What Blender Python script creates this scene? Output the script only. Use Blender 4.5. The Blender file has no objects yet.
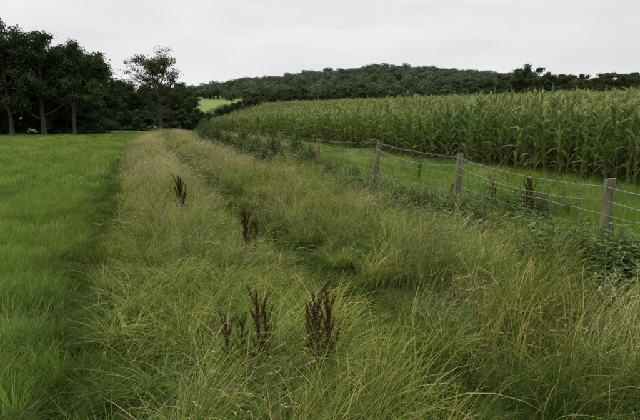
import bpy, math, random
import numpy as np
from mathutils import Vector, Matrix
random.seed(7); rng=np.random.default_rng(11)
scene=bpy.context.scene
R=random.random
def U(a,b): return a+(b-a)*R()

# ------------------------------------------------------------ terrain
def track_c(x,y):
    yc=np.clip(y,-20,130); return x+.4*yc-.0009*yc*yc
def corn_s(x,y): return (x-(12.8-.34*y))*.947
HX=[-2000,-700,-400,-260,-157,-112,-22,67,135,191,270,360,600,1000,3000]
HZ=[6,   8,   12,  15,  20,  33,  45,53,50,43,34,26,22,16,10]
def H(x,y):
    x=np.asarray(x,float); y=np.asarray(y,float)
    c=track_c(x,y); f=np.clip((150-y)/40,0,1)
    h=-.26*np.exp(-((c+.5)/.32)**2)-.36*np.exp(-((c-2.1)/.36)**2)+.10*np.exp(-((c-.8)/.6)**2)+.2*np.exp(-((c-3.3)/.7)**2)
    h=h+.03*np.sin(x*.9+1.3*np.sin(y*.37))+.03*np.sin(y*.71+x*.33)+.015*np.sin(x*2.3+y*1.9)
    h=h*f
    s=np.clip(corn_s(x,y),0,260)
    side=np.where(s<15,.04*s,.6+.033*(s-15))+.03*np.clip(y-20,0,150)*np.clip(s/10,0,1)
    side=side*np.clip(s/4,0,1)
    hill=np.interp(x,HX,HZ)*np.clip((y-200)/360,0,1)-np.clip((y-700)/1500,0,1)*20
    return h+np.maximum(side,hill)
def h1(x,y): return float(H(x,y))

# ------------------------------------------------------------ materials
def new_mat(name):
    m=bpy.data.materials.new(name); m.use_nodes=True
    nt=m.node_tree; nt.nodes.clear(); return m,nt,nt.nodes,nt.links
def foliage_mat(name,trans=.3,var=.25,gloss=.02,hue=(1.2,1.0,.75),nscale=.35,rough=.5):
    m,nt,N,L=new_mat(name)
    out=N.new('ShaderNodeOutputMaterial')
    at=N.new('ShaderNodeAttribute'); at.attribute_name='col'
    geo=N.new('ShaderNodeNewGeometry')
    no=N.new('ShaderNodeTexNoise'); no.inputs['Scale'].default_value=nscale; no.inputs['Detail'].default_value=3
    L.new(geo.outputs['Position'],no.inputs['Vector'])
    oi=N.new('ShaderNodeObjectInfo')
    rmp=N.new('ShaderNodeMapRange'); rmp.inputs[1].default_value=.35; rmp.inputs[2].default_value=.68
    L.new(no.outputs['Fac'],rmp.inputs[0])
    mul=N.new('ShaderNodeMix'); mul.data_type='RGBA'; mul.blend_type='MULTIPLY'
    mul.inputs[7].default_value=(*hue,1)
    L.new(rmp.outputs[0],mul.inputs[0]); L.new(at.outputs['Color'],mul.inputs[6])
    br=N.new('ShaderNodeMapRange'); br.inputs[3].default_value=1-var; br.inputs[4].default_value=1+var
    L.new(oi.outputs['Random'],br.inputs[0])
    sc=N.new('ShaderNodeVectorMath'); sc.operation='SCALE'
    L.new(mul.outputs[2],sc.inputs[0]); L.new(br.outputs[0],sc.inputs['Scale'])
    d=N.new('ShaderNodeBsdfDiffuse'); t=N.new('ShaderNodeBsdfTranslucent')
    L.new(sc.outputs[0],d.inputs['Color']); L.new(sc.outputs[0],t.inputs['Color'])
    m1=N.new('ShaderNodeMixShader'); m1.inputs[0].default_value=trans
    L.new(d.outputs[0],m1.inputs[1]); L.new(t.outputs[0],m1.inputs[2])
    last=m1
    if gloss>0:
        g=N.new('ShaderNodeBsdfGlossy')
        g.inputs['Roughness'].default_value=rough; g.inputs['Color'].default_value=(.8,.8,.8,1)
        m2=N.new('ShaderNodeMixShader'); m2.inputs[0].default_value=gloss
        L.new(m1.outputs[0],m2.inputs[1]); L.new(g.outputs[0],m2.inputs[2]); last=m2
    L.new(last.outputs[0],out.inputs['Surface'])
    return m
def solid_mat(name,c1,c2,scale=8,rough=.85,bump=.4,stretch=(1,1,1),metal=0):
    m,nt,N,L=new_mat(name)
    out=N.new('ShaderNodeOutputMaterial'); p=N.new('ShaderNodeBsdfPrincipled')
    tc=N.new('ShaderNodeTexCoord'); mp=N.new('ShaderNodeMapping'); mp.inputs['Scale'].default_value=stretch
    no=N.new('ShaderNodeTexNoise'); no.inputs['Scale'].default_value=scale; no.inputs['Detail'].default_value=6
    L.new(tc.outputs['Object'],mp.inputs['Vector']); L.new(mp.outputs[0],no.inputs['Vector'])
    cr=N.new('ShaderNodeValToRGB'); cr.color_ramp.elements[0].position=.35; cr.color_ramp.elements[1].position=.65
    cr.color_ramp.elements[0].color=(*c1,1); cr.color_ramp.elements[1].color=(*c2,1)
    L.new(no.outputs['Fac'],cr.inputs[0]); L.new(cr.outputs[0],p.inputs['Base Color'])
    bp=N.new('ShaderNodeBump'); bp.inputs['Strength'].default_value=bump; bp.inputs['Distance'].default_value=.01
    L.new(no.outputs['Fac'],bp.inputs['Height']); L.new(bp.outputs[0],p.inputs['Normal'])
    p.inputs['Roughness'].default_value=rough; p.inputs['Metallic'].default_value=metal
    L.new(p.outputs[0],out.inputs['Surface']); return m
M_grass=foliage_mat('grass_blades',.3,.22,0)
M_straw=foliage_mat('dry_grass_stems',.25,.2,0,hue=(1.0,.97,.9))
M_corn=foliage_mat('maize_leaf',.3,.2,.03,hue=(1.15,1.0,.8),nscale=.1)
M_leaf=foliage_mat('tree_leaf',.2,.15,0,hue=(1.1,1.0,.85),nscale=.15)
M_weed=foliage_mat('weed_leaf',.25,.2,.02,hue=(1.1,1,.8),nscale=.8)
M_dock=foliage_mat('dead_dock',.05,.15,0,hue=(1.1,.9,.8),nscale=9)
M_bark=solid_mat('bark',(.035,.032,.025),(.07,.063,.048),6,.9,.6,(1,1,.3))
M_post=solid_mat('weathered_post_wood',(.06,.058,.03),(.20,.185,.105),16,.9,1.,(1,1,.15))
M_wire=solid_mat('galvanised_wire',(.28,.28,.28),(.42,.43,.43),30,.5,.1,metal=.4)

# ------------------------------------------------------------ builder
class MB:
    def __init__(s): s.v=[];s.f=[];s.c=[];s.m=[]
    def addv(s,p,c): s.v.append((p[0],p[1],p[2])); s.c.append((c[0],c[1],c[2],1)); return len(s.v)-1
    def face(s,idx,m=0): s.f.append(tuple(idx)); s.m.append(m)
    def mesh(s,name,mats,smooth=False):
        me=bpy.data.meshes.new(name); me.from_pydata(s.v,[],s.f)
        for m in mats: me.materials.append(m)
        me.polygons.foreach_set('material_index',s.m)
        if smooth: me.polygons.foreach_set('use_smooth',[True]*len(s.f))
        a=me.attributes.new('col','FLOAT_COLOR','POINT')
        a.data.foreach_set('color',np.array(s.c,dtype=np.float32).ravel())
        me.update(); return me
    def ribbon(s,base,length,width,az,th0,bend,col,seg=5,power=1.3,prof=None,twist=0,m=0,tipcol=None,fold=0):
        p=Vector(base); d=Vector((math.cos(az),math.sin(az),0)); side0=Vector((-d.y,d.x,0))
        prev=None; st=length/seg
        for i in range(seg+1):
            t=i/seg; th=th0+bend*t**power
            w=width*(prof(t) if prof else max(0,(1-t))**.6)*.5
            a=twist*t; dirv=d*math.sin(th)+Vector((0,0,math.cos(th)))
            nrm=d*math.cos(th)-Vector((0,0,math.sin(th)))
            sd=side0*math.cos(a)+nrm*math.sin(a)
            cc=col if tipcol is None else tuple(col[k]*(1-t)+tipcol[k]*t for k in range(3))
            if fold:
                up=nrm*(-fold*w)
                cur=(s.addv(p+sd*w+up,cc),s.addv(p,cc),s.addv(p-sd*w+up,cc))
                if prev: s.face((prev[0],prev[1],cur[1],cur[0]),m); s.face((prev[1],prev[2],cur[2],cur[1]),m)
            elif i==seg:
                cur=(s.addv(p,cc),)
                s.face((prev[0],prev[1],cur[0]),m)
            else:
                cur=(s.addv(p+sd*w,cc),s.addv(p-sd*w,cc))
                if prev: s.face((prev[0],prev[1],cur[1],cur[0]),m)
            prev=cur; p=p+dirv*st
        return p,dirv
    def leaf(s,p,d,L,W,col,m=0,n=None):
        d=Vector(d).normalized()
        n=Vector(n) if n else Vector((U(-1,1),U(-1,1),U(-1,1)))
        sd=d.cross(n)
        if sd.length<1e-3: sd=d.orthogonal()
        sd.normalize(); p=Vector(p)
        i=[s.addv(p,col),s.addv(p+d*L*.45+sd*W*.5,col),s.addv(p+d*L,col),s.addv(p+d*L*.45-sd*W*.5,col)]
        s.face(i,m)
    def tube(s,pts,rad,col=(.05,.04,.03),n=6,m=0,cap=True):
        prev=None
        for i,p in enumerate(pts):
            p=Vector(p); q=Vector(pts[min(i+1,len(pts)-1)])-Vector(pts[max(i-1,0)])
            q.normalize(); a=q.cross(Vector((.31,.17,.93)) if abs(q.z)<.9 else Vector((1,.1,0))).normalized(); b=q.cross(a)
            cur=[s.addv(p+(a*math.cos(k*2*math.pi/n)+b*math.sin(k*2*math.pi/n))*rad[i],col) for k in range(n)]
            if prev:
                for k in range(n): s.face((prev[k],prev[(k+1)%n],cur[(k+1)%n],cur[k]),m)
            prev=cur
        if cap: s.face(prev,m)
def obj(name,me,loc=(0,0,0),rot=0,scl=1,link=True,parent=None):
    o=bpy.data.objects.new(name,me); o.location=loc; o.rotation_euler=(0,0,rot)
    o.scale=(scl,)*3 if not isinstance(scl,tuple) else scl
    if link: scene.collection.objects.link(o)
    if parent: o.parent=parent
    return o
def coll(name,meshes):
    c=bpy.data.collections.new(name)
    for i,me in enumerate(meshes):
        c.objects.link(bpy.data.objects.new('%s_part_%02d'%(name,i),me))
    return c
def scatter(name,col,nvar,x,y,rotz,sx,sz,tilt=.06,zoff=0,idx=None):
    n=len(x); z=H(x,y)+zoff
    me=bpy.data.meshes.new(name); me.vertices.add(n)
    me.vertices.foreach_set('co',np.stack([x,y,z],1).astype(np.float32).ravel())
    a=me.attributes.new('rot','FLOAT_VECTOR','POINT')
    a.data.foreach_set('vector',np.stack([rng.normal(0,tilt,n),rng.normal(0,tilt,n),rotz],1).astype(np.float32).ravel())
    a=me.attributes.new('scl','FLOAT_VECTOR','POINT')
    a.data.foreach_set('vector',np.stack([sx,sx,sz],1).astype(np.float32).ravel())
    a=me.attributes.new('idx','INT','POINT')
    a.data.foreach_set('value',(rng.integers(0,nvar,n) if idx is None else idx).astype(np.int32))
    o=obj(name,me)
    g=bpy.data.node_groups.new(name+'_instances','GeometryNodeTree')
    g.interface.new_socket('Geometry',in_out='INPUT',socket_type='NodeSocketGeometry')
    g.interface.new_socket('Geometry',in_out='OUTPUT',socket_type='NodeSocketGeometry')
    N=g.nodes; L=g.links
    gi=N.new('NodeGroupInput'); go=N.new('NodeGroupOutput')
    ci=N.new('GeometryNodeCollectionInfo'); ci.inputs['Collection'].default_value=col
    ci.inputs['Separate Children'].default_value=True; ci.inputs['Reset Children'].default_value=True
    ip=N.new('GeometryNodeInstanceOnPoints'); ip.inputs['Pick Instance'].default_value=True
    def na(nm,t):
        q=N.new('GeometryNodeInputNamedAttribute'); q.data_type=t; q.inputs['Name'].default_value=nm; return q.outputs[0]
    e2r=N.new('FunctionNodeEulerToRotation')
    L.new(na('rot','FLOAT_VECTOR'),e2r.inputs[0]); L.new(e2r.outputs[0],ip.inputs['Rotation'])
    L.new(na('scl','FLOAT_VECTOR'),ip.inputs['Scale']); L.new(na('idx','INT'),ip.inputs['Instance Index'])
    L.new(gi.outputs[0],ip.inputs['Points']); L.new(ci.outputs[0],ip.inputs['Instance']); L.new(ip.outputs[0],go.inputs[0])
    md=o.modifiers.new('instances','NODES'); md.node_group=g
    return o
def vary(c,a=.2,b=.1):
    k=U(1-a,1+a); return (c[0]*k*U(1-b,1+b),c[1]*k,c[2]*k*U(1-b,1+b))

# ------------------------------------------------------------ ground sheet
def axis(lo,hi,near0,near1,st,growth):
    a=list(np.arange(near0,near1,st)); s=st; v=near1
    while v<hi: a.append(v); s*=growth; v+=s
    a.append(hi); s=st; v=near0-st
    while v>lo: a.insert(0,v); s*=growth; v-=s
    a.insert(0,lo); return np.array(a)
gx=axis(-3000,3000,-22,12,.16,1.06); gy=axis(-200,4000,-3,34,.2,1.05)
X,Y=np.meshgrid(gx,gy); Z=H(X,Y); nx,ny=len(gx),len(gy)
me=bpy.data.meshes.new('ground')
I=np.arange(nx*ny).reshape(ny,nx)
F=np.stack([I[:-1,:-1],I[:-1,1:],I[1:,1:],I[1:,:-1]],-1).reshape(-1,4)
me.from_pydata(np.stack([X,Y,Z],-1).reshape(-1,3).tolist(),[],F.tolist())
me.polygons.foreach_set('use_smooth',[True]*len(F))
m,nt,N,L=new_mat('ground_soil_and_turf')
out=N.new('ShaderNodeOutputMaterial'); p=N.new('ShaderNodeBsdfDiffuse')
geo=N.new('ShaderNodeNewGeometry')
n1=N.new('ShaderNodeTexNoise'); n1.inputs['Scale'].default_value=25; n1.inputs['Detail'].default_value=8
n2=N.new('ShaderNodeTexNoise'); n2.inputs['Scale'].default_value=.03; n2.inputs['Detail'].default_value=4
L.new(geo.outputs['Position'],n1.inputs['Vector']); L.new(geo.outputs['Position'],n2.inputs['Vector'])
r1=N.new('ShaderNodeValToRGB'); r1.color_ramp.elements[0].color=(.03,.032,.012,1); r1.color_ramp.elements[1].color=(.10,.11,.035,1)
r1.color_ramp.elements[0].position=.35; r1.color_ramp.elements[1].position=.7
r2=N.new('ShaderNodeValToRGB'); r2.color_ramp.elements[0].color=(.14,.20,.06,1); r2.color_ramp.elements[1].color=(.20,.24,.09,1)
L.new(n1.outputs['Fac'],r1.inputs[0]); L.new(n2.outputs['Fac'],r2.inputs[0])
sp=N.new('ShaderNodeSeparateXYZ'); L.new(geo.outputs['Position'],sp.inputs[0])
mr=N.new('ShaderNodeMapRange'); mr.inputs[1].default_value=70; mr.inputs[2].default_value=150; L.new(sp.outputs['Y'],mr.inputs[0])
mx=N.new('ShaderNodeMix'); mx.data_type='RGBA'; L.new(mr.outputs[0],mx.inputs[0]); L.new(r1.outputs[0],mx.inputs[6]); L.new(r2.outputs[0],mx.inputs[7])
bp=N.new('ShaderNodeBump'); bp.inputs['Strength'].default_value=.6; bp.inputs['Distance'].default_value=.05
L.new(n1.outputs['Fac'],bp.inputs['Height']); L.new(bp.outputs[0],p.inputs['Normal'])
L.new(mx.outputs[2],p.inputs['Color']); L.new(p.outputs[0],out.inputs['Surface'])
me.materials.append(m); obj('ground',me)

# ------------------------------------------------------------ grass sources
G_TALL=(.168,.238,.050); G_DEEP=(.074,.132,.030); G_MEAD=(.142,.248,.042); STRAW=(.48,.43,.24); STRAW2=(.34,.30,.15)
BZ=-.07
def tall_clump(nb,h0,h1_,w,rad,frac_dry=.14,seg=6,ncl=9,green=G_TALL,bright=.6):
    b=MB(); cen=[]
    for k in range(ncl):
        a=U(0,6.28); r=rad*math.sqrt(R()); cen.append((r*math.cos(a),r*math.sin(a),U(.65,1.3),R(),random.gauss(0,.5)))
    for i in range(nb):
        q=cen[i%ncl]; tuss=R()<.7
        if tuss:
            a=U(0,6.283); r=.06*math.sqrt(R()); base=(q[0]+r*math.cos(a),q[1]+r*math.sin(a),BZ)
            az=a if R()<.5 else q[4]+random.gauss(0,.6); th0=U(.05,.4); hk=q[2]
        else:
            a=U(0,6.283); r=rad*1.1*math.sqrt(R()); base=(r*math.cos(a),r*math.sin(a),BZ)
            az=random.gauss(0,.8) if R()<.8 else U(0,6.283); th0=U(.02,.4); hk=.75
        c=vary(green if (q[3] if tuss else R())<bright else G_DEEP,.3,.12)
        if R()<frac_dry: c=vary(STRAW2,.25)
        tip=(c[0]*1.5,c[1]*1.3,c[2]*1.3) if R()<.55*bright/.6 else c
        b.ribbon(base,U(h0,h1_)*hk,w*U(.6,1.3),az,th0,U(.6,2.3),c,seg,U(1.0,1.8),twist=U(-1.2,1.2),tipcol=tip)
    return b.mesh('tall_grass_tuft',[M_grass])
def straw_clump(nb,h0,h1_,w,rad,seg=6):
    b=MB()
    for i in range(nb):
        a=U(0,6.283); r=rad*math.sqrt(R()); base=(r*math.cos(a),r*math.sin(a),BZ)
        az=random.gauss(0,.7); c=vary(STRAW if R()<.65 else STRAW2,.3,.08)
        if R()<.3: c=vary((.22,.26,.08),.2)
        th0=U(.0,.4); bend=U(.3,1.5)
        p,d=b.ribbon(base,U(h0,h1_),w*U(.7,1.2),az,th0,bend,c,seg,1.6,prof=lambda t:1-.5*t)
        if R()<.5:
            for k in range(8):
                q=p-d*(k*.012)
                dd=d+Vector((U(-.5,.5),U(-.5,.5),U(-.3,.3)))
                b.leaf(q,dd,U(.015,.035),w*U(1,2),vary((.43,.37,.21),.25))
    for i in range(int(nb*1.4)):
        a=U(0,6.283); r=rad*math.sqrt(R())
        c=vary(G_TALL,.3,.15) if R()<.75 else vary(STRAW2,.2)
        b.ribbon((r*math.cos(a),r*math.sin(a),BZ),U(h0*.5,h0*1.1),w*1.5,random.gauss(0,1.1),U(0,.5),U(.6,2.2),c,5,1.4,twist=U(-1,1))
    return b.mesh('dry_grass_tuft',[M_straw])
def short_clump(nb,h0,h1_,w,rad,ncl=9):
    b=MB(); cen=[(U(-rad,rad)*.75,U(-rad,rad)*.75,U(.8,1.5),U(.75,1.2)) for k in range(ncl)]
    for i in range(nb):
        if R()<.45:
            q=cen[i%ncl]; a=U(0,6.283); r=.06*math.sqrt(R()); px,py=q[0]+r*math.cos(a),q[1]+r*math.sin(a); hk=q[2]; ck=q[3]
        else:
            a=U(0,6.283); r=rad*math.sqrt(R()); px,py=r*math.cos(a),r*math.sin(a); hk=.8; ck=1
        c=vary(tuple(v*ck for v in G_MEAD),.28,.15)
        if R()<.06: c=vary(STRAW2,.2)
        b.ribbon((px,py,BZ),U(h0,h1_)*hk-BZ*.6,w*U(.6,1.3),a,U(0,.4),U(.2,1.6),c,4,1.4,twist=U(-1,1))
    return b.mesh('meadow_grass_tuft',[M_grass])
C_tall=coll('tall_grass_tufts',[tall_clump(480,.28,.66,.0062,.36) for i in range(6)])
C_tallf=coll('far_tall_grass_tufts',[tall_clump(230,.26,.62,.0115,.38,seg=4) for i in range(4)])
C_rut=coll('rut_grass_tufts',[tall_clump(380,.20,.42,.0055,.3,.03,5,8,(.095,.155,.034),.35) for i in range(4)])  # finer rut grass; shade of the hollows is painted in as darker green
C_straw=coll('dry_grass_tufts',[straw_clump(95,.40,.78,.0034,.33) for i in range(5)])
C_strawf=coll('far_dry_grass_tufts',[straw_clump(95,.38,.74,.007,.36,4) for i in range(3)])
C_short=coll('meadow_grass_tufts',[short_clump(640,.10,.25,.005,.45) for i in range(4)])
C_shortf=coll('far_meadow_grass_tufts',[short_clump(320,.12,.26,.0115,.55) for i in range(3)])

def band(y0,y1,dens):
    w1=.85*y1+5; st=1/math.sqrt(dens)
    gx_,gy_=np.meshgrid(np.arange(-w1,w1,st),np.arange(y0,y1,st)); n=gx_.size
    x=gx_.ravel()+rng.uniform(-.5,.5,n)*st; y=gy_.ravel()+rng.uniform(-.5,.5,n)*st
    k=np.abs(x)<.8*np.maximum(y,0)+4
    return x[k],y[k]
def pn(x,y,s=1.,o=0.):
    return .5+.25*(np.sin(x*s*1.3+2*np.sin(y*s*.7+o)+o)+np.sin(y*s*1.1+1.7*np.sin(x*s*.9+o*2)))
def fence_x(y): return 4.53-.24*y
def zones(x,y):
    c=track_c(x,y)
    c=c+.10*np.sin(y*1.7+.6*x)+.07*np.sin(y*4.1)
    mead=(c<-.95)
    rut=((c>=-1.05)&(c<0.08))|((c>1.55)&(c<2.68))
    centre=(c>=0.08)&(c<=1.6)
    fx=fence_x(y)
    verge=(c>=2.62)&(x<fx+.3)
    past=(x>=fx+.1)&(corn_s(x,y)<1.0)
    return c,mead,rut,centre,verge,past
bands=[(-2.5,6,6.6,1,0),(6,13,6,1,0),(13,26,4.2,1.12,1),(26,46,2.3,1.4,1),(46,84,1.3,1.9,1)]
acc={k:[[],[],[],[],[]] for k in('tall','tallf','straw','strawf','short','shortf','rut')}
def push(k,x,y,rot,sx,sz):
    for l,v in zip(acc[k],(x,y,rot,sx,sz)): l.append(v)
for y0,y1,de,sc,far in bands:
    x,y=band(y0,y1,de); c,mead,rut,cen,ver,past=zones(x,y)
    dryc=np.clip(.10+.038*(y-3),.10,.62)
    dryv=np.where(c<4.8,.34,.09)*np.ones_like(x)
    dry=np.where(cen,dryc,dryv)*(.15+1.6*pn(x,y,1.1,2.))
    keep=(cen|ver)
    yaw=-.5+1.6*(pn(x,y,.5,1.)-.5)*2+rng.normal(0,.6,len(x))
    hs=.50+.5*pn(x,y,.9,5.)+.65*pn(x,y,3.1,2.)*rng.random(len(x))
    hs=np.where(ver&(c>4.5),hs*.76,hs)
    edge=np.minimum(np.minimum(np.abs(c-0.08),np.abs(c-1.6)),np.abs(c-2.62)); hs=hs*np.clip(.6+edge*.9,.6,1)
    u=rng.random(len(x)); k=keep&(u<dry); sx=np.full(len(x),sc)*rng.uniform(.9,1.15,len(x))
    push('strawf' if far else 'straw',x[k],y[k],yaw[k],sx[k],hs[k]*1.0)
    k=keep&(u>=dry*.45); push('tallf' if far else 'tall',x[k],y[k],yaw[k]+.3,sx[k],hs[k])
    x,y=band(y0,y1,de*2.5); c,mead,rut,cen,ver,past=zones(x,y); n=len(x)
    k=rut; right=c>1
    yaw=rng.normal(0,.9,n)-.6
    near=np.clip((6.-y)/3,0,1)
    push('rut',x[k],y[k],yaw[k],(sc*rng.uniform(.75,.95,n))[k],(np.where(right,.72+.42*near,.5+.25*near)*rng.uniform(.65,1.35,n))[k])
    x,y=band(y0,y1,de*.76); c,mead,rut,cen,ver,past=zones(x,y); n=len(x)
    hs=.5+.65*pn(x,y,.6,3.)+.4*pn(x,y,2.1,1.)*rng.random(n)
    k=mead|past
    hs=np.where(past,hs*1.2,hs); hs=np.where(mead&(c>-1.8),hs*1.1,hs)
    sx=np.full(n,sc)*rng.uniform(.9,1.15,n)
    push('shortf' if far else 'short',x[k],y[k],rng.uniform(0,6.28,k.sum()),sx[k],hs[k])
    k=(mead|past)&(rng.random(n)<np.where(past,.08,.03))
    push('strawf' if far else 'straw',x[k],y[k],rng.uniform(0,6.28,k.sum()),sx[k]*.8,hs[k]*.5)
names={'tall':('tall_grass',C_tall,6),'tallf':('distant_tall_grass',C_tallf,4),'straw':('dry_grass',C_straw,5),
 'strawf':('distant_dry_grass',C_strawf,3),'short':('meadow_grass',C_short,4),'shortf':('distant_meadow_grass',C_shortf,3),'rut':('wheel_rut_grass',C_rut,4)}
for k,(nm,cl,nv) in names.items():
    a=[np.concatenate(v) for v in acc[k]]; print(nm,len(a[0]))
    scatter(nm,cl,nv,*a,tilt=.1)

# ------------------------------------------------------------ maize
def corn_plant():
    b=MB(); h=U(2.15,2.55); g=(.115,.19,.038)
    lx,ly=U(-.08,.08),U(-.08,.08)
    P=[(lx*t*t,ly*t*t,h*t) for t in [i/7 for i in range(8)]]
    b.tube(P,[.016*(1-.6*i/7) for i in range(8)],(.12,.18,.05),5)
    az0=U(0,3.14)
    n=14
    for k in range(n):
        t=.08+.86*k/(n-1); z=h*t; az=az0+math.pi*(k%2)+random.gauss(0,.4)
        Lf=(.5+.38*math.sin(math.pi*min(1,t+.12)))*U(.75,1.2)
        c=vary(g,.45,.12)
        if t<.22 and R()<.4: c=vary((.17,.15,.06),.2)
        tip=(c[0]*1.35,c[1]*1.15,c[2]*1.1)
        b.ribbon((lx*t*t,ly*t*t,z),Lf,.075*U(.75,1.15),az,U(.25,.65)-.15*t,U(1.2,2.6)-.5*t,c,7,U(1.0,1.5),
            prof=lambda q:(.45+.75*math.sin(math.pi*min(1,q*.95+.12)))*(1-q**4)+.01,twist=U(-1.1,1.1),tipcol=tip,fold=.35)
    for k in range(8):
        b.ribbon((lx,ly,h-.02+.012*k),U(.16,.27),.011,U(0,6.28),U(.05,.4),U(.1,.9),vary((.38,.33,.17),.2),3,1.2)
    b.ribbon((lx,ly,h),.33,.014,0,.02,.1,(.40,.35,.19),3)
    az=az0+1.4; z=h*.45
    d=Vector((math.cos(az)*.35,math.sin(az)*.35,.94)); p0=Vector((lx*.2,ly*.2,z))
    b.tube([p0+d*(i*.055) for i in range(6)],[.012,.026,.03,.027,.018,.006],(.16,.22,.07),6)
    for k in range(6): b.leaf(p0+d*.27,d+Vector((U(-.6,.6),U(-.6,.6),-.2)),.07,.008,(.10,.05,.025))
    return b.mesh('maize_plant',[M_corn])
C_corn=coll('maize_plants',[corn_plant() for i in range(9)])
ex=np.array([-.3218,.9468]); en=np.array([.9468,.3218])
xs=[];ys=[]
for r in range(0,230):
    off=r*.75; st=.19 if r<12 else (.3 if r<40 else .5)
    if r>=70 and r%2: continue
    q=np.arange(-30,190,st); q=q+rng.normal(0,.05,len(q)); o=off+rng.normal(0,.08,len(q))
    x=12.8+ex[0]*q+en[0]*o; y=ex[1]*q+en[1]*o
    k=(y>-4)&(y<165)&(x<.8*np.maximum(y,0)+12)
    xs.append(x[k]); ys.append(y[k])
x=np.concatenate(xs); y=np.concatenate(ys); n=len(x); print('maize',n)
sz=.94+.2*(pn(x,y,.35,4.)-.5)+.1*(pn(x,y,1.3,1.)-.5)+rng.normal(0,.075,n)
scatter('maize_crop',C_corn,9,x,y,rng.uniform(0,6.28,n),rng.uniform(.95,1.2,n),sz,tilt=.05)

# ------------------------------------------------------------ trees
def tree_mesh(seed,height,crown_r,trunk_r,first=.28,nl=9,ns=6,nt_=5,leaves=34,ls=.26,spread=.5,col=(.044,.066,.027),clump_r=.55,lean=0.,sparse=0.):
    random.seed(seed); b=MB()
    top=height*.86; P=[];n=9; ph=U(0,6)
    for i in range(n):
        t=i/(n-1); P.append(Vector((lean*t*t+.25*math.sin(t*5+ph)*t,.25*math.sin(t*4+ph+1)*t,-.3+top*t)))
    b.tube(P,[trunk_r*(1.5 if i==0 else 1)*(1-.85*(i/(n-1))**.9) for i in range(n)],n=8,m=1)
    def limb(p,d,L,r,seg):
        pts=[Vector(p)]; dd=Vector(d).normalized()
        for i in range(seg):
            dd=(dd+Vector((U(-.28,.28),U(-.28,.28),U(-.1,.28)))).normalized(); pts.append(pts[-1]+dd*L/seg)
        b.tube(pts,[r*(1-.75*i/seg) for i in range(seg+1)],n=5,m=1,cap=False); return pts,dd
    def clump(p,rr):
        k=U(.55,1.6); cc=(col[0]*k,col[1]*k,col[2]*k)
        for q in range(leaves):
            v=Vector((random.gauss(0,1),random.gauss(0,1),random.gauss(0,.65)))*rr*.55
            b.leaf(Vector(p)+v,(U(-1,1),U(-1,1),U(-.8,.5)),ls*U(.6,1.3),ls*U(.4,.8),vary(cc,.25,.12))
    for k in range(nl):
        t=first+(1-first)*(k+.4*R())/nl; f=t*(n-1); i=min(int(f),n-2); p=P[i].lerp(P[i+1],f-i)
        az=k*2.4+U(-.4,.4); u=(t-first)/(1-first)
        L=crown_r*(.65+.5*math.sin(math.pi*min(1,.25+u*.7)))*U(.7,1.15)*(1-.35*u)
        el=spread*(.35+.9*u)+U(-.15,.15)
        pts,dd=limb(p,(math.cos(az)*math.cos(el),math.sin(az)*math.cos(el),math.sin(el)),L,trunk_r*.42*(1-.5*u),5)
        for s in range(ns):
            if R()<sparse: continue
            j=2+int(U(0,3.99)) if s else 5; q=pts[min(j,5)]
            d2=(dd+Vector((U(-1,1),U(-1,1),U(-.35,.8)))).normalized()
            p2,d2=limb(q,d2,L*.42*U(.6,1.2),trunk_r*.12,3)
            for w in range(nt_):
                q2=p2[1+int(U(0,2.99))]+Vector((U(-1,1),U(-1,1),U(-.4,.7)))*clump_r*.9
                clump(q2,clump_r*U(.6,1.2))
            clump(p2[-1],clump_r)
    random.seed(seed+99)
    return b.mesh('tree',[M_leaf,M_bark])
T=[tree_mesh(1,12.5,4.2,.3,first=.2,nl=12,ns=7),tree_mesh(2,11,4.6,.34,first=.12,nl=12,ns=7,leaves=36),tree_mesh(3,13.5,3.8,.28,first=.25,nl=13,ns=7),
   tree_mesh(5,10,4.0,.3,first=.08,nl=13,ns=7,leaves=38)]
FT=[tree_mesh(8,11,4.6,.3,first=.08,nl=11,ns=6,nt_=3,leaves=26,ls=.42,col=(.064,.09,.045)),tree_mesh(9,10,4.4,.3,first=.08,nl=11,ns=6,nt_=3,leaves=26,ls=.42,col=(.058,.084,.042))]  # far trees: distance haze painted into a paler leaf colour
S=[tree_mesh(21,7.5,3.6,.2,first=.04,nl=10,leaves=30,ls=.28,col=(.052,.076,.034))]
lone=tree_mesh(44,12.6,5.6,.42,first=.28,nl=15,ns=8,nt_=4,leaves=28,ls=.25,spread=.62,clump_r=.62,sparse=.12,lean=-.5,col=(.044,.064,.026))
obj('oak_tree',lone,(-27.5,87,h1(-27.5,87)),2.2,(1.,1.,.95))
random.seed(5)
def tree(x,y,h,var=None,name='broadleaf_tree'):
    v=random.randrange(4) if var is None else var
    base=[12.5,11,13.5,10][v]; s=h/base*1.0
    obj(name,T[v],(x,y,h1(x,y)-.1),U(0,6.28),(s*U(.95,1.2),s*U(.95,1.2),s))
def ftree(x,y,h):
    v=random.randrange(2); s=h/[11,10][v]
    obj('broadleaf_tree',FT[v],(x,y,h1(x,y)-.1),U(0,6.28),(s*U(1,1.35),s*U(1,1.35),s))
for x,y,h,v in [(-44.6,62,13.4,0),(-41.0,64,12.6,2),(-37.9,62,13.4,2),(-35.0,64,13.0,0),(-31.6,65,11.6,2),(-48.5,62,13.4,2),(-53,64,13,1),(-58,64,13,0)]:
    tree(x,y,h,v)
for i in range(10): tree(-62+i*3.4+U(-.8,.8),70+U(-1.5,1.5),U(11,13)*(1-.012*i),random.choice([0,1,2]))
for i in range(14):
    tree(-76+i*3.2+U(-1,1),77+U(-3,4),U(9.5,11.5))
for i in range(12):
    x=-60+i*2.7; tree(x,112+U(-4,8),U(9.5,11.5)*(1-.015*i),random.choice([1,3]))
for i in range(6): tree(-66+i*5.5,135+U(-4,4),U(9,11))
C_shrub=coll('wood_edge_shrubs',[S[0]])
xs=[];ys=[];ss=[]
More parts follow.
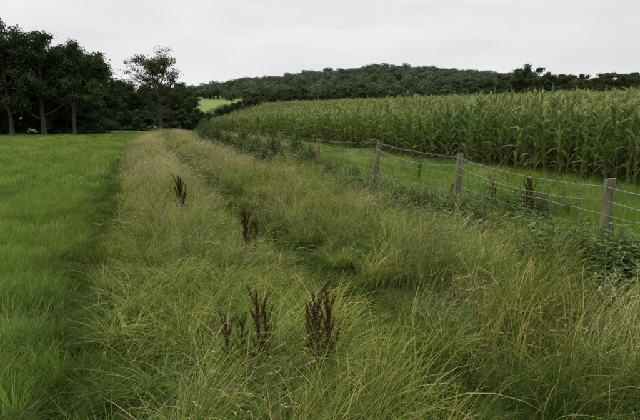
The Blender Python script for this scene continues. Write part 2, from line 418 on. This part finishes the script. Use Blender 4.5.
for i in range(56): xs.append(-84+i*.98+U(-.5,.5)); ys.append(65.5+U(-1,8)); ss.append(U(.35,.7))
for i in range(56): xs.append(-60+i*.85+U(-.4,.4)); ys.append(106+U(-2,5)); ss.append(U(.42,.62))
for i in range(60): xs.append(-27+i*2.4+U(-1,1)); ys.append(180+U(-3,5)); ss.append(U(.5,.8))
for i in range(60): xs.append(60+i*2.1+U(-1,1)); ys.append(206+U(-3,5)); ss.append(U(1.0,1.35))
xs=np.array(xs);ys=np.array(ys);ss=np.array(ss)
scatter('wood_edge_shrubs',C_shrub,1,xs,ys,rng.uniform(0,6.28,len(xs)),ss*1.1,ss,zoff=-.1)
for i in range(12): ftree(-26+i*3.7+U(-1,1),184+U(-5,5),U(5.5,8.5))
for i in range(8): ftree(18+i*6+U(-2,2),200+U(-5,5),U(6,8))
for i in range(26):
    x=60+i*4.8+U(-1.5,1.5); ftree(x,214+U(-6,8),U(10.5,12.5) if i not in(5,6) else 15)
def far_tree(seed):
    random.seed(seed); b=MB(); h=U(9,14)
    b.tube([(0,0,-1),(0,0,h*.5)],[.4,.2],n=5,m=1)
    lob=[(Vector((U(-2.2,2.2),U(-2.2,2.2),U(h*.4,h*.82))),U(1.6,2.9)) for k in range(8)]
    for c0,r in lob:
        k0=U(.75,1.25)
        for q in range(110):
            v=Vector((random.gauss(0,1),random.gauss(0,1),random.gauss(0,1))).normalized()
            # leaf sprays lie roughly along the crown surface
            tdir=v.orthogonal(); tdir.rotate(Matrix.Rotation(U(0,6.28),3,v))
            k=k0*U(.85,1.15); col=(.088*k,.118*k,.072*k)  # greyed, lightened leaf colour stands in for haze over the hill
            b.leaf(c0+v*r*U(.8,1.05),tdir+v*U(-.5,.5),U(.5,1.),U(.5,.8),col,n=v+Vector((U(-.4,.4),U(-.4,.4),U(-.4,.4))))
    return b.mesh('woodland_tree',[M_leaf,M_bark])
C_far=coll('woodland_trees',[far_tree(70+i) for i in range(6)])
n=4600; x=rng.uniform(-420,560,n); y=rng.uniform(285,600,n)
front=np.where(x<-52,366,292)+10*np.sin(x*.05)+6*np.sin(x*.13)
k=y>front; x=x[k];y=y[k]; n=len(x); s=rng.uniform(.6,1.1,n)
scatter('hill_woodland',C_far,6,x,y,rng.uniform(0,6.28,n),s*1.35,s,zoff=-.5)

# ------------------------------------------------------------ weeds
def nettle():
    b=MB(); 
    for s in range(7):
        bx,by=U(-.16,.16),U(-.16,.16); h=U(.3,.65); az=U(0,6.28); ln=U(0,.2)
        top=Vector((bx+math.cos(az)*ln,by+math.sin(az)*ln,h))
        pts=[Vector((bx,by,-.02)).lerp(top,i/3) for i in range(4)]
        b.tube(pts,[.004,.0035,.003,.002],(.10,.12,.04),4)
        for k in range(9):
            p=pts[0].lerp(top,.2+.8*k/8); L=.10*(1-.45*k/8)*U(.8,1.2)
            for j in range(2):
                a=k*1.57+j*math.pi+U(-.3,.3); c=vary((.088,.138,.032),.3,.12)
                b.ribbon(p,L,L*.55,a,U(.9,1.4),U(.4,.9),c,4,1,prof=lambda q:math.sin(math.pi*min(1,q*.9+.1))**.8,fold=.2)
    return b.mesh('nettle',[M_weed])
def bush(seed,r=.7,h=1.,n=1400,ls=.07,col=(.07,.103,.028)):
    random.seed(seed); b=MB()
    for k in range(14):
        a=U(0,6.28)
        b.ribbon((0,0,0),h*1.5*U(.7,1.1),.012,a,U(.1,.6),U(.5,1.6),(.07,.05,.03),6,m=0)
    for k in range(n):
        a=U(0,6.28); el=U(0,1.57); rr=r*(.55+.45*R())*(1+.25*math.sin(3*a+seed)+.15*math.sin(7*a))
        p=(math.cos(a)*math.cos(el)*rr,math.sin(a)*math.cos(el)*rr,.03+math.sin(el)*h*(.5+.5*R())*(1+.2*math.sin(4*a+seed)))
        kk=.6+.8*R()
        b.leaf(p,(U(-1,1),U(-1,1),U(-.5,.7)),ls*U(.7,1.4),ls*U(.5,.9),vary((col[0]*kk,col[1]*kk,col[2]*kk),.2,.15))
    return b.mesh('bramble_bush',[M_weed])
C_net=coll('nettle_stems',[nettle() for i in range(4)])
xs=[];ys=[];ss=[]
def patch(cx,cy,rx,ry,n,s0,s1):
    for i in range(n): xs.append(random.gauss(cx,rx)); ys.append(random.gauss(cy,ry)); ss.append(U(s0,s1))
patch(3.0,4.9,.35,.35,65,.9,1.3); patch(3.5,4.2,.3,.5,35,.8,1.1); patch(2.2,7.8,.4,.5,26,.6,1.); patch(1.5,9.5,.3,.6,26,.6,1.)
patch(.9,12.2,.4,.8,26,.6,.95); patch(3.6,8.9,.5,.5,26,.7,1.); patch(.2,11,.6,.9,24,.55,.9); patch(1.0,7.6,.5,.5,14,.5,.8)
for i in range(190):
    yy=U(3,32); xs.append(fence_x(yy)+random.gauss(-.4,.6)); ys.append(yy); ss.append(U(.45,.95))
xs=np.array(xs);ys=np.array(ys);ss=np.array(ss)
scatter('nettle_patch',C_net,4,xs,ys,rng.uniform(0,6.28,len(xs)),ss*1.1,ss)
B=[bush(31),bush(32,.9,.9,1700),bush(33,.6,1.25,1300)]
for x,y,s,v in [(-1.9,20.6,1.05,0),(-1.0,21.2,1.0,2),(-2.9,21.8,.95,1),(-.4,20,.7,0),(-3.6,23,.9,0),(-2.2,19.6,.7,1),(-5.4,29.5,1.1,1),(-4.6,30.3,1.15,0),(-6.4,31.5,1.2,2),(-7.2,34,1.3,1),(-8.3,37,1.3,0),(-9.2,41,1.4,2),(-10,45,1.5,1),(-3.4,27.,.9,0),(-4.2,26,.85,1),(-11,50,1.5,0),(-12.3,56,1.6,1),(-14.5,62,1.8,0),(-13.3,59,1.7,2),
   (.3,15.5,.55,1),(1.0,14,.5,0),(3.3,5.2,.5,1),(3.9,4.4,.6,0)]:
    obj('bramble_bush',B[v],(x,y,h1(x,y)),U(0,6.28),s)

def dock(seed,h,k=1.):
    random.seed(seed); b=MB(); C=(.055,.027,.017)
    lean=U(-.08,.08); P=[Vector((lean*t*t,U(-.01,.01),h*t-.02)) for t in [i/7 for i in range(8)]]
    b.tube(P,[.0055*(1-.6*i/7) for i in range(8)],(.06,.03,.018),5)
    def spike(p0,p1,n,rad):
        for q in range(n):
            t=R(); c=p0.lerp(p1,t); w=rad*(1-.5*t)*(.7+.3*math.sin(t*40))
            o=Vector((random.gauss(0,1),random.gauss(0,1),random.gauss(0,.5)))*w*.5
            b.leaf(c+o,(U(-1,1),U(-1,1),U(-1,.3)),U(.007,.013),U(.006,.011),vary(C,.5,.2))
    spike(Vector((lean*.3,0,h*.45)),Vector((lean,0,h)),int(400*k),.028)
    nb=int(11*k)
    for i in range(nb):
        t=.22+.62*i/nb; p=Vector((lean*t*t,0,h*t)); a=i*2.4+U(-.5,.5); L=h*U(.22,.42)*(1.1-t*.5)
        e=p+Vector((math.cos(a)*L*.36,math.sin(a)*L*.36,L*.93))
        b.tube([p,p.lerp(e,.5)+Vector((math.cos(a),math.sin(a),0))*.01,e],[.003,.0025,.0015],(.06,.03,.018),4,cap=False)
        spike(p.lerp(e,.15),e,int(150*k),.023)
    for i in range(4):
        a=U(0,6.28); b.ribbon((0,0,.02+.08*i),U(.12,.2),.035,a,U(.6,1),U(.8,1.6),vary((.07,.04,.02),.3),5,prof=lambda q:math.sin(math.pi*min(1,q*.9+.1)),twist=U(-1.5,1.5),fold=.4)
    return b.mesh('dock',[M_dock])
D=[dock(1,.78),dock(2,.7,.8),dock(3,.85,1.1)]
for x,y,s,v in [(-.37,2.86,.80,0),(-.50,2.95,.68,1),(-.34,2.98,.74,1),(-.57,2.9,.6,0),(.0,2.82,.84,0),(.06,2.9,.8,2),(-.05,2.95,.74,1),
     (-2.33,8.1,1.1,0),(-2.25,8.15,1.0,1),(-2.3,8.2,1.0,2),(-.92,6.1,.9,0),(-.85,6.2,.85,1),(-.95,6.25,.8,2),(3.05,8.8,.95,0),(3.2,8.9,.85,1),(3.55,8.5,1.05,2),(3.75,8.7,.95,0),(2.6,9.6,.8,1),(2.9,14.5,.9,0),(.9,10.6,.8,1)]:
    obj('dock_plant',D[v],(x,y,h1(x,y)),U(0,6.28),(s,s,s))

# ------------------------------------------------------------ fence
fence=bpy.data.objects.new('wire_fence',None); scene.collection.objects.link(fence)
random.seed(12)
ysP=[-1.2,2.2,5.5,8.76,12.9,19.2,24,28.6,33.5,38.5,44,50,56,62]; tops=[]
for i,yy in enumerate(ysP):
    xx=fence_x(yy); z0=h1(xx,yy); hh=1.16+U(-.03,.04)
    if i==4: hh=1.3
    if i==2: hh=1.2
    lx=U(-.04,.04) if i!=4 else .09; ly=U(-.03,.03)
    if i==2: lx=.0
    b=MB(); nseg=14; n=14; prev=None; r0=.059*U(.94,1.06)
    pr=[1+U(-.10,.10) for k in range(n)]
    for j in range(nseg+1):
        t=j/nseg; z=-.35+(hh+.35)*t
        rr=r0*(1.06-.1*t)
        cur=[]
        for k in range(n):
            a=k*2*math.pi/n; q=rr*pr[k]*(1+U(-.03,.03))*(.95 if j==nseg else 1)
            zz=z+(.010*math.sin(a+i)+U(-.003,.003) if j==nseg else 0)
            cur.append(b.addv((lx*max(z,0)/hh+q*math.cos(a)+.004*math.sin(j*1.3+i),ly*max(z,0)/hh+q*math.sin(a),zz),(.1,.1,.1)))
        if prev:
            for k in range(n): b.face((prev[k],prev[(k+1)%n],cur[(k+1)%n],cur[k]))
        prev=cur
    b.face(prev)
    o=obj('post_%d'%(i+1),b.mesh('fence_post',[M_post]),(xx,yy,z0),0,1,True,fence)
    tops.append((xx-r0*.9,yy,z0,hh,lx))
def wire(name,hfun,r,barbs,sag,jit=.006):
    b=MB()
    for i in range(len(tops)-1):
        a,c=tops[i],tops[i+1]
        pa=Vector((a[0]+a[4]*.8,a[1],a[2]+hfun(a[3])+U(-.02,.02))); pc=Vector((c[0]+c[4]*.8,c[1],c[2]+hfun(c[3])+U(-.02,.02)))
        if i: pa=last
        last=pc
        pts=[]; sg=sag*U(.4,1.9)
        for j in range(17):
            t=j/16; p=pa.lerp(pc,t); p.z-=sg*4*t*(1-t)
            if 0<j<16: p.z+=U(-jit,jit); p.x+=U(-jit,jit)
            pts.append(p)
        b.tube(pts,[r]*17,n=5,cap=False)
        if barbs and a[1]<30:
            L=(pc-pa).length; nb=int(L/.12)
            for q in range(nb):
                t=(q+.5)/nb; f=t*16; j=min(int(f),15); p=pts[j].lerp(pts[j+1],f-j)
                for w in range(2):
                    d=Vector((U(-1,1),U(-.3,.3),U(-1,1))).normalized()*.018
                    b.tube([p-d,p+d],[.0014,.001],n=4)
    obj(name,b.mesh('wire',[M_wire],True),parent=fence)
wire('barbed_wire_top',lambda h:h-.07,.0026,True,.04)
wire('barbed_wire_lower',lambda h:h-.22,.0022,True,.07)
for i,hh in enumerate([.80,.64,.50,.37,.25,.12]): wire('netting_wire_%d'%(i+1),lambda h,q=hh:q,.0014 if i else .002,False,.04,.012)
b=MB()
for i in range(len(tops)-1):
    a,c=tops[i],tops[i+1]
    if a[1]>18: break
    n=int((c[1]-a[1])/.3)
    for q in range(1,n):
        t=q/n; x=a[0]+(c[0]-a[0])*t; y=a[1]+(c[1]-a[1])*t; z=a[2]+(c[2]-a[2])*t; dz=.16*t*(1-t)
        b.tube([(x,y,z+.1-dz),(x+U(-.03,.03),y+U(-.03,.03),z+.45-dz),(x+U(-.015,.015),y+U(-.03,.03),z+.8-dz)],[.0011]*3,n=4,cap=False)
obj('netting_stays',b.mesh('netting',[M_wire],True),parent=fence)

# ------------------------------------------------------------ sky & light
w=bpy.data.worlds.new('World'); scene.world=w; w.use_nodes=True; N=w.node_tree.nodes; L=w.node_tree.links; N.clear()
out=N.new('ShaderNodeOutputWorld'); bg=N.new('ShaderNodeBackground'); bg.inputs['Strength'].default_value=.1
sky=N.new('ShaderNodeTexSky'); sky.sky_type='NISHITA'; sky.sun_disc=False
EL,AZ=52,-60
sky.sun_elevation=math.radians(EL); sky.sun_rotation=math.radians(AZ)
hs=N.new('ShaderNodeHueSaturation'); hs.inputs['Saturation'].default_value=.2; L.new(sky.outputs[0],hs.inputs['Color'])
tc=N.new('ShaderNodeTexCoord'); mp=N.new('ShaderNodeMapping'); mp.inputs['Scale'].default_value=(1,1,4)
no=N.new('ShaderNodeTexNoise'); no.inputs['Scale'].default_value=2.6; no.inputs['Detail'].default_value=5; no.inputs['Roughness'].default_value=.5
L.new(tc.outputs['Generated'],mp.inputs[0]); L.new(mp.outputs[0],no.inputs['Vector'])
cr=N.new('ShaderNodeValToRGB'); cr.color_ramp.elements[0].position=.3; cr.color_ramp.elements[1].position=.7
cr.color_ramp.elements[0].color=(.72,.735,.745,1); cr.color_ramp.elements[1].color=(.91,.91,.90,1)
L.new(no.outputs['Fac'],cr.inputs[0])
sx=N.new('ShaderNodeSeparateXYZ'); L.new(tc.outputs['Generated'],sx.inputs[0])
mr=N.new('ShaderNodeMapRange'); mr.inputs[1].default_value=.3; mr.inputs[2].default_value=.9; mr.inputs[3].default_value=10; mr.inputs[4].default_value=24
L.new(sx.outputs['Z'],mr.inputs[0])
sc=N.new('ShaderNodeVectorMath'); sc.operation='SCALE'; L.new(cr.outputs[0],sc.inputs[0]); L.new(mr.outputs[0],sc.inputs['Scale'])
mx=N.new('ShaderNodeMix'); mx.data_type='RGBA'; mx.inputs[0].default_value=.94
L.new(hs.outputs[0],mx.inputs[6]); L.new(sc.outputs[0],mx.inputs[7]); L.new(mx.outputs[2],bg.inputs['Color']); L.new(bg.outputs[0],out.inputs['Surface'])
sd=bpy.data.lights.new('sun','SUN'); sd.energy=1.2; sd.angle=math.radians(20); sd.color=(1,.96,.9)
so=bpy.data.objects.new('sun',sd); scene.collection.objects.link(so)
e,a=math.radians(EL),math.radians(AZ)
dirv=Vector((math.sin(a)*math.cos(e),math.cos(a)*math.cos(e),math.sin(e)))
so.rotation_euler=dirv.to_track_quat('Z','Y').to_euler(); so.location=(0,0,40)

cam=bpy.data.cameras.new('camera'); cam.lens=28; cam.sensor_width=36; cam.clip_end=6000; cam.clip_start=.05
co=bpy.data.objects.new('camera',cam); scene.collection.objects.link(co)
co.location=(0,0,1.75); co.rotation_euler=(math.radians(80),0,0); scene.camera=co
scene.view_settings.view_transform='Standard'; scene.view_settings.look='None'; scene.view_settings.exposure=0
